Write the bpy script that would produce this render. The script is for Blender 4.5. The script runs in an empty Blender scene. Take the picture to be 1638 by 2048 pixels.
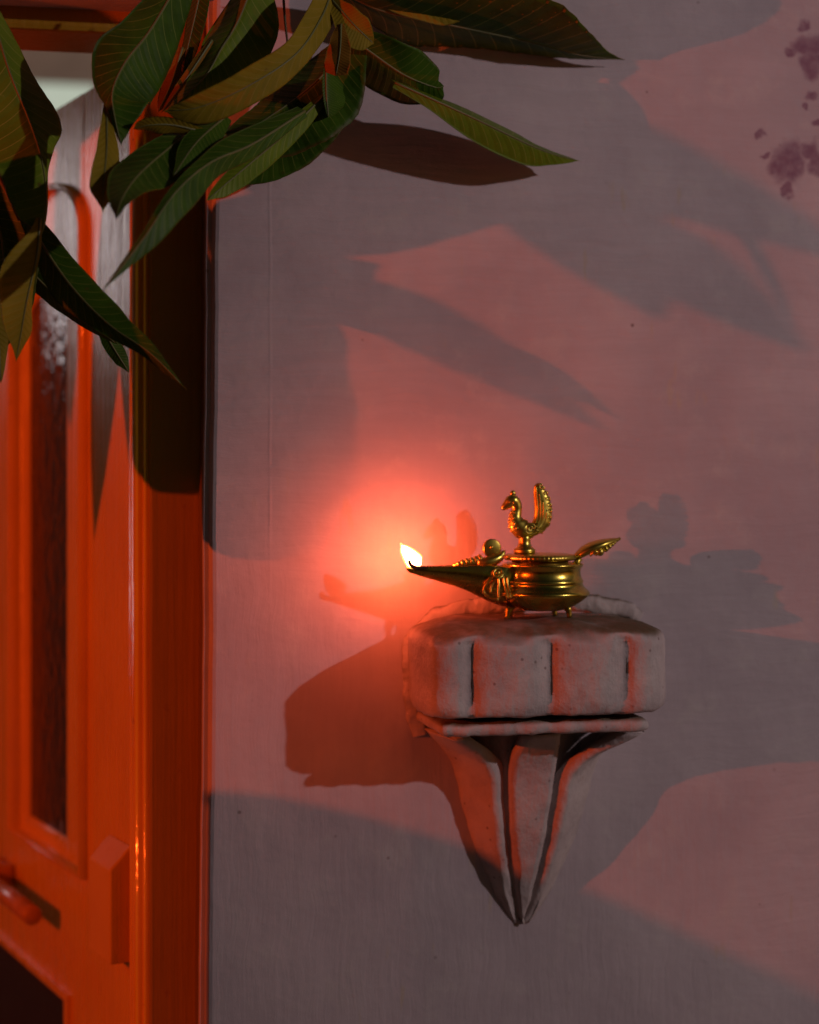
import bpy, bmesh, math, random
from mathutils import Vector, Matrix, noise

random.seed(7)
R = math.radians
scene = bpy.context.scene
COL = scene.collection

# ------------------------------------------------------------------ camera
TH = R(11.8)            # the wall recedes a little to the right
L = 1.33                # metres from lens to wall
FPX = 3600.0            # focal length in photo pixels (1638 x 2048)
EYE = 1.50
HOR = 930.0             # horizon row in the photo
CAM = Vector((-L * math.sin(TH), -L * math.cos(TH), EYE))
AX = Vector((math.sin(TH), math.cos(TH), 0)); RT = Vector((math.cos(TH), -math.sin(TH), 0)); UP = Vector((0, 0, 1))
cd = bpy.data.cameras.new('camera'); cam = bpy.data.objects.new('camera', cd); COL.objects.link(cam)
cam.location = CAM
cam.rotation_euler = (R(90), 0, -TH)
cd.sensor_fit = 'VERTICAL'; cd.sensor_height = 36.0; cd.lens = 36.0 * FPX / 2048.0
cd.shift_y = -(1024 - HOR) / 2048.0
cd.clip_start = 0.02; cd.clip_end = 200
cd.dof.use_dof = True; cd.dof.focus_distance = 1.24; cd.dof.aperture_fstop = 3.6
scene.camera = cam

# ------------------------------------------------------------------ night sky, lamps, exposure
w = bpy.data.worlds.new('World'); scene.world = w; w.use_nodes = True
wn = w.node_tree.nodes; wl = w.node_tree.links
sky = wn.new('ShaderNodeTexSky'); sky.sky_type = 'NISHITA'; sky.sun_disc = False
sky.sun_elevation = R(3); sky.sun_rotation = R(120)
bg = wn['Background']; bg.inputs['Strength'].default_value = 0.014
wl.new(sky.outputs[0], bg.inputs['Color'])

LAMP_REF = Vector((0.075, -0.045, EYE - 0.075))
def lamp(name, pos, power, col, radius):
    d = bpy.data.lights.new(name, 'POINT'); d.energy = power; d.color = col; d.shadow_soft_size = radius
    o = bpy.data.objects.new(name, d); COL.objects.link(o); o.location = pos; return o
A_DIR = Vector((1.0, -1.0, 0.50)).normalized()
B_DIR = Vector((-2.5, -1.0, 0.30)).normalized()
lamp('porch_light', LAMP_REF + A_DIR * 2.2, 46.0, (1.0, 0.80, 0.84), 0.018)
BPOS = LAMP_REF + B_DIR * 1.6
lamp('festive_red_light', BPOS, 41.0, (1.0, 0.085, 0.008), 0.005)

scene.view_settings.view_transform = 'Standard'; scene.view_settings.look = 'None'
scene.view_settings.exposure = 0.0; scene.view_settings.gamma = 1.0
scene.cycles.use_denoising = True
scene.cycles.max_bounces = 6

# ------------------------------------------------------------------ helpers
def ray(u, v):
    return AX + RT * ((u - 819) / FPX) + UP * ((HOR - v) / FPX)
def at(u, v, Y):
    d = ray(u, v); return CAM + d * ((Y - CAM.y) / d.y)
def mpp(Y, u=1000):      # metres per photo pixel at that depth
    return (at(u, 1000, Y) - at(u, 1001, Y)).length

def empty(name, loc, rz=0, label=None, cat=None, group=None):
    o = bpy.data.objects.new(name, None); COL.objects.link(o); o.location = loc; o.rotation_euler = (0, 0, rz)
    o.empty_display_size = 0.05
    tag(o, label, cat, group); return o
def tag(o, label=None, cat=None, group=None, kind=None):
    if label: o['label'] = label
    if cat: o['category'] = cat
    if group: o['group'] = group
    if kind: o['kind'] = kind
    return o
def link(name, bm, mats, parent=None, smooth=False, loc=None):
    me = bpy.data.meshes.new(name)
    bmesh.ops.recalc_face_normals(bm, faces=bm.faces) if smooth != 'keep' else None
    bm.to_mesh(me); bm.free()
    for m in (mats if isinstance(mats, (list, tuple)) else [mats]): me.materials.append(m)
    if smooth:
        for p in me.polygons: p.use_smooth = True
    o = bpy.data.objects.new(name, me); COL.objects.link(o)
    if parent: o.parent = parent
    if loc is not None: o.location = loc
    return o
def box_bm(x0, x1, y0, y1, z0, z1, bev=0.0, bm=None, seg=2):
    t = bmesh.new()
    vs = [t.verts.new((x, y, z)) for x in (x0, x1) for y in (y0, y1) for z in (z0, z1)]
    for f in ((0,1,3,2),(4,6,7,5),(0,4,5,1),(2,3,7,6),(0,2,6,4),(1,5,7,3)): t.faces.new([vs[i] for i in f])
    bmesh.ops.recalc_face_normals(t, faces=t.faces)
    if bev: bmesh.ops.bevel(t, geom=list(t.edges), offset=bev, segments=seg, profile=0.6, affect='EDGES')
    if bm is None: return t
    merge(bm, t); return bm
def merge(bm, t):
    me = bpy.data.meshes.new('tmp'); t.to_mesh(me); t.free(); bm.from_mesh(me); bpy.data.meshes.remove(me)
def ring_loft(bm, rings, closed=True, cap=True):
    vr = [[bm.verts.new(p) for p in r] for r in rings]
    n = len(vr[0])
    for a, b in zip(vr, vr[1:]):
        for i in range(n if closed else n - 1):
            j = (i + 1) % n
            bm.faces.new((a[i], a[j], b[j], b[i]))
    if cap and closed:
        bm.faces.new(vr[0]); bm.faces.new(vr[-1])
    return vr
def tube(bm, pts, rads, n=12, flat=1.0, flat_axis=None):
    pts = [Vector(p) for p in pts]
    rings = []; prev = None
    for i, p in enumerate(pts):
        T = (pts[min(i + 1, len(pts) - 1)] - pts[max(i - 1, 0)]).normalized()
        if prev is None:
            ref = flat_axis or (Vector((0, 1, 0)) if abs(T.y) < 0.9 else Vector((1, 0, 0)))
        else: ref = prev
        N = (ref - T * ref.dot(T)).normalized(); B = T.cross(N); prev = N
        r = rads[i] if isinstance(rads, (list, tuple)) else rads
        rings.append([p + N * math.cos(2 * math.pi * k / n) * r * flat + B * math.sin(2 * math.pi * k / n) * r for k in range(n)])
    ring_loft(bm, rings)
def spline(pts, n):
    P = [Vector(p) for p in pts]; P = [P[0] * 2 - P[1]] + P + [P[-1] * 2 - P[-2]]
    out = []; m = len(P) - 3
    for k in range(n + 1):
        x = k / n * m; i = min(int(x), m - 1); t = x - i
        a, b, c, d = P[i:i + 4]
        out.append(0.5 * ((2 * b) + (c - a) * t + (2 * a - 5 * b + 4 * c - d) * t * t + (3 * b - a - 3 * c + d) * t ** 3))
    return out
def lathe(bm, prof, n=48, c=(0, 0, 0)):
    c = Vector(c)
    rings = [[c + Vector((r * math.cos(2 * math.pi * k / n), r * math.sin(2 * math.pi * k / n), z)) for k in range(n)] for r, z in prof]
    ring_loft(bm, rings)
def ball(bm, c, r, sx=1, sy=1, sz=1, seg=12):
    bmesh.ops.create_uvsphere(bm, u_segments=seg, v_segments=max(6, seg // 2 + 2), radius=1.0,
                              matrix=Matrix.Translation(c) @ Matrix.Diagonal((r * sx, r * sy, r * sz, 1)))
def lerp_tab(tab, x):
    for (a, b), (c, d) in zip(tab, tab[1:]):
        if x <= c: return b + (d - b) * max(0, (x - a)) / (c - a)
    return tab[-1][1]

# ------------------------------------------------------------------ materials
class NT:
    def __init__(s, name):
        s.m = bpy.data.materials.new(name); s.m.use_nodes = True
        s.n = s.m.node_tree.nodes; s.l = s.m.node_tree.links; s.b = s.n['Principled BSDF']
        s.tc = s.n.new('ShaderNodeTexCoord')
    def val(s, sock, v):
        if isinstance(v, (int, float)): sock.default_value = v
        elif isinstance(v, tuple): sock.default_value = v + (1,) if len(v) == 3 and sock.type == 'RGBA' else v
        else: s.l.new(v, sock)
    def map(s, vec, scale=(1, 1, 1), loc=(0, 0, 0)):
        n = s.n.new('ShaderNodeMapping'); s.l.new(vec, n.inputs[0]); n.inputs['Scale'].default_value = scale; n.inputs['Location'].default_value = loc
        return n.outputs[0]
    def noise(s, vec, scale, detail=4, rough=0.55, dist=0.0):
        n = s.n.new('ShaderNodeTexNoise'); s.l.new(vec, n.inputs['Vector'])
        n.inputs['Scale'].default_value = scale; n.inputs['Detail'].default_value = detail; n.inputs['Roughness'].default_value = rough; n.inputs['Distortion'].default_value = dist
        return n.outputs[0]
    def ncol(s, scale):
        n = s.n.new('ShaderNodeTexNoise'); n.inputs['Scale'].default_value = scale; n.inputs['Detail'].default_value = 2
        s.l.new(s.tc.outputs['Object'], n.inputs['Vector']); return n.outputs['Color']
    def ramp(s, f, stops):
        n = s.n.new('ShaderNodeValToRGB'); s.l.new(f, n.inputs[0]); e = n.color_ramp.elements
        while len(e) < len(stops): e.new(0.5)
        for x, (p, c) in zip(e, stops): x.position = p; x.color = (c if isinstance(c, tuple) else (c, c, c)) + (1,)
        return n.outputs[0]
    def math(s, op, a, b=0.0, c=0.0):
        n = s.n.new('ShaderNodeMath'); n.operation = op
        for i, x in enumerate((a, b, c)): s.val(n.inputs[i], x)
        return n.outputs[0]
    def vmath(s, op, a, b=(0, 0, 0)):
        n = s.n.new('ShaderNodeVectorMath'); n.operation = op
        s.val(n.inputs[0], a); s.val(n.inputs[1], b)
        return n.outputs['Value'] if op in ('LENGTH', 'DISTANCE', 'DOT_PRODUCT') else n.outputs[0]
    def smooth(s, f, lo, hi, a=0.0, b=1.0):
        n = s.n.new('ShaderNodeMapRange'); n.interpolation_type = 'SMOOTHSTEP'; s.l.new(f, n.inputs[0])
        for i, x in zip((1, 2, 3, 4), (lo, hi, a, b)): n.inputs[i].default_value = x
        return n.outputs[0]
    def mix(s, f, a, b, kind='MIX'):
        n = s.n.new('ShaderNodeMix'); n.data_type = 'RGBA'; n.blend_type = kind
        s.val(n.inputs[0], f); s.val(n.inputs[6], a); s.val(n.inputs[7], b); return n.outputs[2]
    def bump(s, h, strength, dist=0.001, prev=None):
        n = s.n.new('ShaderNodeBump'); s.l.new(h, n.inputs['Height']); n.inputs['Strength'].default_value = strength; n.inputs['Distance'].default_value = dist
        if prev: s.l.new(prev, n.inputs['Normal'])
        return n.outputs[0]
    def out(s, col=None, rough=None, metal=None, normal=None, **kw):
        for k, v in (('Base Color', col), ('Roughness', rough), ('Metallic', metal), ('Normal', normal)):
            if v is not None: s.val(s.b.inputs[k], v)
        for k, v in kw.items(): s.val(s.b.inputs[k.replace('_', ' ')], v)
        return s.m

def wall_mat():
    t = NT('whitewashed_plaster'); o = t.tc.outputs['Object']
    big = t.noise(o, 5.0, 5, 0.6); mid = t.noise(o, 30.0, 5, 0.65); fine = t.noise(o, 260, 4, 0.7)
    col = t.mix(t.smooth(big, 0.32, 0.68), (0.44, 0.380, 0.405), (0.57, 0.50, 0.515))
    wob = t.noise(o, 14, 2)
    ow = t.vmath('ADD', o, t.vmath('SCALE', o)); ow = t.vmath('ADD', o, t.vmath('MULTIPLY', t.ncol(14), (0.02, 0, 0.02)))
    vert = t.math('ADD', t.math('MULTIPLY', t.noise(t.map(ow, (1, 1, 0.06)), 210, 6, 0.75), 0.6), t.math('MULTIPLY', t.noise(t.map(ow, (1, 1, 0.12), (2, 0, 1)), 90, 3, 0.6), 0.4))
    hor = t.math('ADD', t.math('MULTIPLY', t.noise(t.map(ow, (0.06, 1, 1)), 210, 6, 0.75), 0.6), t.math('MULTIPLY', t.noise(t.map(ow, (0.12, 1, 1), (2, 0, 1)), 90, 3, 0.6), 0.4))
    sz = t.n.new('ShaderNodeSeparateXYZ'); t.l.new(o, sz.inputs[0])
    sel = t.smooth(t.math('ADD', t.math('ADD', t.math('MULTIPLY', sz.outputs['Z'], 1.6), t.math('MULTIPLY', sz.outputs['X'], 1.2)), t.math('MULTIPLY', t.noise(o, 5.0, 2), 1.4)), 1.6 * 1.44 + 0.45, 1.6 * 1.44 + 0.85)
    stro = t.mix(sel, vert, hor)
    col = t.mix(t.smooth(stro, 0.34, 0.66, 0.0, 0.62), col, t.mix(0.5, col, (0.38, 0.33, 0.34)))
    col = t.mix(t.smooth(mid, 0.5, 0.75, 0.0, 0.5), col, (0.58, 0.53, 0.50))
    # limewash rubbed to a yellowish undercoat, in short vertical licks
    lick = t.noise(t.map(o, (1, 1, 0.22)), 95, 3, 0.55); where = t.noise(o, 7.5, 3)
    col = t.mix(t.math('MULTIPLY', t.smooth(lick, 0.60, 0.68), t.math('MULTIPLY', t.smooth(where, 0.53, 0.64), 0.6)), col, (0.52, 0.43, 0.32))
    # small specks and pits
    v = t.n.new('ShaderNodeTexVoronoi'); v.inputs['Scale'].default_value = 42; t.l.new(t.vmath('ADD', o, t.vmath('SCALE', o)), v.inputs['Vector'])
    t.l.new(o, v.inputs['Vector'])
    speck = t.math('MULTIPLY', t.smooth(v.outputs['Distance'], 0.035, 0.075, 1, 0), t.smooth(t.noise(o, 9, 2), 0.50, 0.62))
    col = t.mix(t.math('MULTIPLY', speck, 0.75), col, (0.16, 0.10, 0.09))
    # violet splashes
    warp = t.n.new('ShaderNodeTexNoise'); warp.inputs['Scale'].default_value = 60; warp.inputs['Detail'].default_value = 4; t.l.new(o, warp.inputs['Vector'])
    wv = t.vmath('ADD', o, t.vmath('MULTIPLY', t.vmath('SUBTRACT', warp.outputs['Color'], (0.5, 0.5, 0.5)), (0.022, 0, 0.022)))
    acc = None
    for (u, vv, ru, rv) in ((1604, 48, 11, 11), (1614, 92, 30, 26), (1583, 102, 13, 11), (1624, 130, 26, 30), (1623, 195, 15, 13), (1610, 216, 8, 7),
                            (1524, 270, 10, 14), (1575, 328, 36, 48), (1622, 298, 26, 22), (1640, 330, 26, 30), (1576, 385, 14, 16), (1528, 310, 8, 6), (1636, 240, 12, 10)):
        c = at(u, vv, 0); k = mpp(0, u)
        d = t.vmath('LENGTH', t.vmath('MULTIPLY', t.vmath('SUBTRACT', wv, (c.x, 0, c.z)), (1 / (ru * k * 1.1), 0, 1 / (rv * k))))
        s_ = t.smooth(d, 0.62, 1.2, 1, 0)
        acc = s_ if acc is None else t.math('MAXIMUM', acc, s_)
    acc = t.math('MULTIPLY', acc, t.smooth(t.noise(o, 150, 4), 0.2, 0.7, 0.55, 0.95))
    col = t.mix(acc, col, (0.20, 0.09, 0.15))
    n1 = t.bump(stro, 0.50, 0.0016); n2 = t.bump(mid, 0.22, 0.003, n1); n3 = t.bump(fine, 0.12, 0.0008, n2)
    n4 = t.bump(speck, -0.5, 0.0012, n3); n5 = t.bump(big, 0.28, 0.016, n4)
    # hairline cracks
    cr = t.n.new('ShaderNodeTexVoronoi'); cr.feature = 'DISTANCE_TO_EDGE'; cr.inputs['Scale'].default_value = 5.2
    t.l.new(t.vmath('ADD', o, t.vmath('MULTIPLY', t.vmath('SUBTRACT', warp.outputs['Color'], (0.5, 0.5, 0.5)), (0.03, 0, 0.03))), cr.inputs['Vector'])
    crack = t.math('MULTIPLY', t.smooth(cr.outputs['Distance'], 0.0, 0.007, 1, 0), t.smooth(t.noise(o, 6, 2), 0.44, 0.56))
    n6 = t.bump(crack, -0.35, 0.0012, n5)
    rx = at(540, 800, 0).x; ridge = t.smooth(t.math('ABSOLUTE', t.math('SUBTRACT', t.math('ADD', sz.outputs['X'], t.math('MULTIPLY', t.noise(o, 12, 2), 0.003)), rx + 0.0015)), 0.0, 0.0018, 1, 0)
    n6 = t.bump(t.math('MULTIPLY', ridge, t.math('MULTIPLY', t.smooth(sz.outputs['Z'], at(540, 1300, 0).z, at(540, 1150, 0).z), t.smooth(t.noise(o, 18, 3), 0.3, 0.6, 0.2, 1.0))), 0.2, 0.001, n6)
    return t.out(col, 0.75, 0.0, n6)

def plaster_mat():
    t = NT('rough_corbel_plaster'); o = t.tc.outputs['Object']
    big = t.noise(o, 22, 5, 0.65); f = t.noise(o, 220, 5, 0.7); st = t.noise(t.map(o, (1, 1, 0.15)), 260, 3)
    dirt = t.noise(o, 70, 5, 0.7)
    col = t.mix(t.smooth(big, 0.3, 0.7), (0.40, 0.345, 0.34), (0.55, 0.485, 0.46))
    col = t.mix(t.smooth(dirt, 0.55, 0.75, 0, 0.5), col, (0.30, 0.22, 0.19))
    v = t.n.new('ShaderNodeTexVoronoi'); v.inputs['Scale'].default_value = 130; t.l.new(o, v.inputs['Vector'])
    pit = t.math('MULTIPLY', t.smooth(v.outputs['Distance'], 0.10, 0.2, 1, 0), t.smooth(t.noise(o, 40, 2), 0.52, 0.6))
    col = t.mix(t.math('MULTIPLY', pit, 0.6), col, (0.12, 0.07, 0.06))
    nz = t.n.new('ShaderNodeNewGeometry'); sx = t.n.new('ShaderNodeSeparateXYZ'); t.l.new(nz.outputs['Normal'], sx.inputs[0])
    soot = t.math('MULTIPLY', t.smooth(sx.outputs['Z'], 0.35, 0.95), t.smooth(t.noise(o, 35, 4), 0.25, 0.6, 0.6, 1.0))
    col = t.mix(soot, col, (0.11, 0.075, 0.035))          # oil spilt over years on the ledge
    n1 = t.bump(big, 0.7, 0.005); n2 = t.bump(f, 0.35, 0.0014, n1); n3 = t.bump(st, 0.35, 0.0012, n2); n3 = t.bump(dirt, 0.4, 0.002, n3); n4 = t.bump(pit, -0.5, 0.0012, n3)
    return t.out(col, 0.85, 0.0, n4)

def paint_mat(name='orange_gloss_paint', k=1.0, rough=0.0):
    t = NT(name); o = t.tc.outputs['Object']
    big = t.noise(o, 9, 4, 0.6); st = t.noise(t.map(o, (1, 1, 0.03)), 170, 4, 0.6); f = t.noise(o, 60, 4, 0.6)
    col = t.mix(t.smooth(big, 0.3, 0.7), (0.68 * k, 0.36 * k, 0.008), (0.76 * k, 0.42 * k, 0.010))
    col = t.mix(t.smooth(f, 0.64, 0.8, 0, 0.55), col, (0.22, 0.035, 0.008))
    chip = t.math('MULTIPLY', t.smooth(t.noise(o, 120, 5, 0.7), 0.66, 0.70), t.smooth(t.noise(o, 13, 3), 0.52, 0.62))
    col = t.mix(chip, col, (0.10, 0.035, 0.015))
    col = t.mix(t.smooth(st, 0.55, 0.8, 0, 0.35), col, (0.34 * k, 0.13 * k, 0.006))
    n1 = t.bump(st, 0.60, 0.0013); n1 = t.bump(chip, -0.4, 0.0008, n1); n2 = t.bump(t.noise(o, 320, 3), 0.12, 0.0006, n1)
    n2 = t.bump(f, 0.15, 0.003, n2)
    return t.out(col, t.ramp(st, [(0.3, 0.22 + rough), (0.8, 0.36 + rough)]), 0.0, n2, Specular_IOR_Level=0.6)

def glass_mat():
    t = NT('dark_rippled_glass'); o = t.tc.outputs['Object']
    h = t.noise(t.map(o, (1, 1, 0.5)), 95, 3, 0.5, 0.4)
    return t.out(t.mix(t.smooth(t.noise(t.map(o, (1, 1, 0.6)), 160, 4, 0.7), 0.45, 0.7), (0.016, 0.016, 0.018), (0.06, 0.065, 0.072)), 0.10, 0.0, t.bump(h, 0.55, 0.004), Specular_IOR_Level=0.5)

def brass_mat(name, dark=0.0):
    t = NT(name); o = t.tc.outputs['Object']
    n = t.noise(o, 90, 5, 0.65); n2 = t.noise(o, 500, 4, 0.6)
    col = t.mix(t.smooth(n, 0.42, 0.72), (0.66, 0.53, 0.095), (0.38, 0.28, 0.05))
    geo = t.n.new('ShaderNodeNewGeometry')
    crease = t.smooth(geo.outputs['Pointiness'], 0.40, 0.49, 1, 0)  # creases of the metal come out darker brown
    col = t.mix(t.math('MULTIPLY', crease, 0.75), col, (0.10, 0.055, 0.02))
    return t.out(col, t.ramp(n, [(0.3, 0.18 + dark), (0.75, 0.34 + dark)]), 1.0, t.bump(n2, 0.10, 0.0006))

def leaf_mat(name, c0, c1, vein, rough, spec=0.5):
    t = NT(name); uv = t.tc.outputs['UV']; o = t.tc.outputs['Object']
    sp = t.n.new('ShaderNodeSeparateXYZ'); t.l.new(uv, sp.inputs[0])
    s = t.math('ABSOLUTE', t.math('SUBTRACT', sp.outputs['Y'], 0.5))       # 0 midrib .. 0.5 edge
    ph = t.math('FRACT', t.math('ADD', t.math('SUBTRACT', t.math('MULTIPLY', sp.outputs['X'], 19.0), t.math('MULTIPLY', s, 4.6)), t.math('MULTIPLY', t.math('MULTIPLY', s, s), 3.0)))
    d = t.math('ABSOLUTE', t.math('SUBTRACT', ph, 0.5))
    ve = t.math('MULTIPLY', t.smooth(d, 0.0, 0.055, 1, 0), t.smooth(s, 0.38, 0.49, 1, 0))
    rib = t.smooth(s, 0.0, 0.035, 1, 0)
    n = t.noise(o, 28, 4, 0.6); n2 = t.noise(o, 300, 3)
    col = t.mix(t.smooth(n, 0.3, 0.7), c0, c1)
    col = t.mix(t.smooth(n2, 0.6, 0.8, 0, 0.3), col, vein)
    col = t.mix(t.math('MULTIPLY', ve, 0.8), col, vein)
    col = t.mix(t.math('MULTIPLY', rib, 0.8), col, vein)
    vo = t.n.new('ShaderNodeTexVoronoi'); vo.inputs['Scale'].default_value = 85; t.l.new(o, vo.inputs['Vector'])
    spot = t.math('MULTIPLY', t.smooth(vo.outputs['Distance'], 0.10, 0.2, 1, 0), t.smooth(t.noise(o, 34, 2), 0.55, 0.68))
    edge = t.math('MULTIPLY', t.smooth(s, 0.455, 0.497), t.smooth(t.noise(o, 45, 3), 0.35, 0.6))
    col = t.mix(t.math('MAXIMUM', t.math('MULTIPLY', spot, 0.7), t.math('MULTIPLY', edge, 0.6)), col, (0.09, 0.045, 0.012))
    pill = t.math('SINE', t.math('MULTIPLY', ph, math.pi))
    nb = t.bump(pill, 0.22, 0.0010); nb = t.bump(n2, 0.1, 0.0005, nb)
    return t.out(col, rough, 0.0, nb, Specular_IOR_Level=spec)

def plain(name, col, rough=0.6, sc=40, amt=0.25, metal=0.0, bs=0.2):
    t = NT(name); o = t.tc.outputs['Object']; n = t.noise(o, sc, 4, 0.6)
    dk = tuple(c * (1 - amt) for c in col)
    return t.out(t.mix(t.smooth(n, 0.3, 0.7), dk, col), rough, metal, t.bump(n, bs, 0.002))

M_WALL = wall_mat(); M_PLAS = plaster_mat(); M_PAINT = paint_mat(); M_GLOSS = paint_mat('wet_gloss_orange_paint', 1.0, -0.15); M_SHADEP = paint_mat('shaded_orange_paint', 0.55, 0.10); M_SHADEREV = paint_mat('shaded_reveal_paint', 0.22, 0.4); M_GLASS = glass_mat()  # frame and reveal: darkened copies of the door paint, shade put into the colour
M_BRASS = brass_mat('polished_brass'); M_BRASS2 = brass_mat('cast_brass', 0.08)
M_TOP = leaf_mat('leaf_top', (0.024, 0.062, 0.003), (0.048, 0.112, 0.005), (0.17, 0.21, 0.04), 0.5, 0.16)
M_TOPY = leaf_mat('leaf_top_light', (0.085, 0.145, 0.005), (0.130, 0.190, 0.008), (0.26, 0.27, 0.05), 0.5, 0.16)
M_UND = leaf_mat('leaf_underside', (0.18, 0.14, 0.007), (0.25, 0.18, 0.011), (0.30, 0.21, 0.04), 0.65, 0.12)
M_OLD = leaf_mat('leaf_withered', (0.16, 0.075, 0.006), (0.24, 0.11, 0.010), (0.25, 0.14, 0.03), 0.65, 0.12)
M_STEM = plain('leaf_stalk', (0.10, 0.075, 0.025), 0.6)
M_RIB = plain('leaf_rib', (0.15, 0.16, 0.05), 0.5)
M_ROOM = plain('room_plaster', (0.42, 0.42, 0.38), 0.8, 6)
M_FLOOR = plain('porch_concrete', (0.22, 0.20, 0.18), 0.7, 14)
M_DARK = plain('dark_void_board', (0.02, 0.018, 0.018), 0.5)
M_WICK = plain('charred_wick', (0.03, 0.015, 0.01), 0.9)
M_METAL = plain('painted_iron_bolt', (0.55, 0.24, 0.012), 0.22, 60, 0.3)

# ------------------------------------------------------------------ setting: floor and room
tag(link('porch_floor', box_bm(-3.2, 3.0, -3.6, 0.0, -0.12, 0.0), M_FLOOR), kind='structure')
tag(link('room_floor', box_bm(-2.4, 1.4, 0.004, 3.0, -0.12, 0.02), M_FLOOR), kind='structure')

# wall: right of the doorway and the strip over it
EX0 = at(403.5, 2048, 0.0).x; EX1 = at(422, 0, 0.0).x
ZB = at(403, 2048, 0).z; ZT = at(403, 0, 0).z
def edge_x(z): return EX0 + (EX1 - EX0) * (z - ZB) / (ZT - ZB)
DEPTH = 0.34
HEAD = at(300, -6, 0).z
def build_wall():
    bm = bmesh.new()
    rings = []
    N = 190
    for i in range(N + 1):
        z = 0.0 + (HEAD + 0.9) * i / N
        e = edge_x(z) if z > 0.7 else edge_x(0.7)
        j = 0.0006 * noise.noise((0.3, 1.7, z * 38)) + 0.0009 * noise.noise((5.3, 1.7, z * 9))
        e += j
        rings.append([Vector((2.6, 0, z)), Vector((e + 0.030, 0, z)), Vector((e + 0.0075, 0.0002, z)), Vector((e + 0.0052, 0.0010, z)), Vector((e + 0.0036, 0.0032, z)),
                      Vector((e + 0.0026, 0.0058, z)), Vector((e - 0.0006, 0.0060, z)), Vector((e - 0.0012, 0.0072, z)), Vector((e - 0.0011, 0.014, z)), Vector((e, DEPTH, z)), Vector((2.6, DEPTH, z))])
    ring_loft(bm, rings)
    return bm
wall = empty('plaster_wall', (0, 0, 0), 0, 'whitewashed plaster wall with violet splashes beside the orange doorway', 'wall')
wf = link('wall_face', build_wall(), [M_WALL, M_SHADEREV], wall, smooth=False)
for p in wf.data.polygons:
    if min(wf.data.vertices[i].co.y for i in p.vertices) > 0.007 and p.center.x < 0.5 and max(wf.data.vertices[i].co.y for i in p.vertices) > 0.1: p.material_index = 1  # reveal faces take the paint with shade in its colour
link('wall_over_door', box_bm(-3.0, edge_x(HEAD) - 0.004, 0.001, 0.13, HEAD, HEAD + 0.9), M_WALL, wall)

# ------------------------------------------------------------------ door frame
FY = 0.045       # face of the frame, set back in the reveal
frame = empty('door_frame', (at(350, 1500, FY).x, FY, 0.0), 0, 'orange gloss painted door frame set back in the wall', 'door frame')
fo = frame.location
xl = at(298, 1000, FY).x; xr = edge_x(1.3) + 0.012
ztop = HEAD + 0.08
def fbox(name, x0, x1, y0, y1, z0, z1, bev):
    return link(name, box_bm(x0 - fo.x, x1 - fo.x, y0 - fo.y, y1 - fo.y, z0, z1, bev), M_SHADEP if name != 'rebate' else M_PAINT, frame)
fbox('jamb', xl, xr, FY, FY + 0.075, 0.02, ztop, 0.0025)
LZ = at(150, 62, FY).z
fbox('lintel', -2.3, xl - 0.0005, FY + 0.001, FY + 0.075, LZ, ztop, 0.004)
def bead(u, Y, rad):
    bm = bmesh.new(); p = at(u, 1000, Y)
    tube(bm, [(p.x - fo.x, Y - fo.y, 0.03), (p.x - fo.x, Y - fo.y, LZ - 0.0005)], rad, 14)
    return link('bead', bm, M_GLOSS, frame, True)
bead(294, FY + 0.006, 0.0034); bead(283, FY + 0.014, 0.0072); bead(271, FY + 0.026, 0.0046)
xh = at(268, 1000, FY + 0.03).x
fbox('rebate', xh, xl - 0.0003, FY + 0.022, FY + 0.078, 0.02, LZ - 0.001, 0.001)

# ------------------------------------------------------------------ door leaf, swung inwards
DA = TH - math.atan(1885 / FPX)                      # its edge direction, from the wall normal
ddir = Vector((math.sin(DA), math.cos(DA), 0)); dnor = Vector((-math.cos(DA), math.sin(DA), 0))
hinge = at(268, 1000, FY + 0.034); hinge.z = 0.0
def dpix(u, v, n=0.0):
    d = ray(u, v); o = hinge + dnor * n
    t = (o - CAM).dot(dnor) / d.dot(dnor); p = CAM + d * t - o
    return p.dot(ddir), p.z                           # s along the leaf, height
door = empty('door', hinge, 0, 'orange panelled door leaf standing open with dark rippled glass', 'door')
door.matrix_world = Matrix(((ddir.x, dnor.x, 0, hinge.x), (ddir.y, dnor.y, 0, hinge.y), (0, 0, 1, 0), (0, 0, 0, 1)))
bpy.context.view_layer.update()
S1 = dpix(166, 1200)[0]; S2 = dpix(30, 1200)[0]; SW = S2 + 0.13
GN = -0.010
GR_ = dpix(134, 1200, GN)[0]; GL_ = dpix(58, 1200, GN)[0]
BEV = GR_ - S1; BEVL = S2 - GL_
ZTOP = dpix(210, 160)[1]; ZGB = dpix(160, 1745)[1]; ZGT = dpix(115, 372)[1]
ZLT = dpix(128, 1986)[1]; SL = dpix(136, 2020)[0]
print('door', S1, S2, SW, BEV, BEVL, GN)
TK = 0.036
def dbox(name, s0, s1, n0, n1, z0, z1, bev, mat=None):
    return link(name, box_bm(s0, s1, n0, n1, z0, z1, bev), mat or M_PAINT, door)
dbox('stile', 0.0, S1 - 0.0008, -TK, 0.0, 0.05, ZTOP, 0.002)
dbox('stile', S2, SW, -TK, 0.0, ZLT + 0.0006, ZTOP, 0.002)
dbox('middle_rail', S1 + 0.0004, S2 - 0.0004, -TK, -0.0004, ZLT, ZGB, 0.0015)
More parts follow.
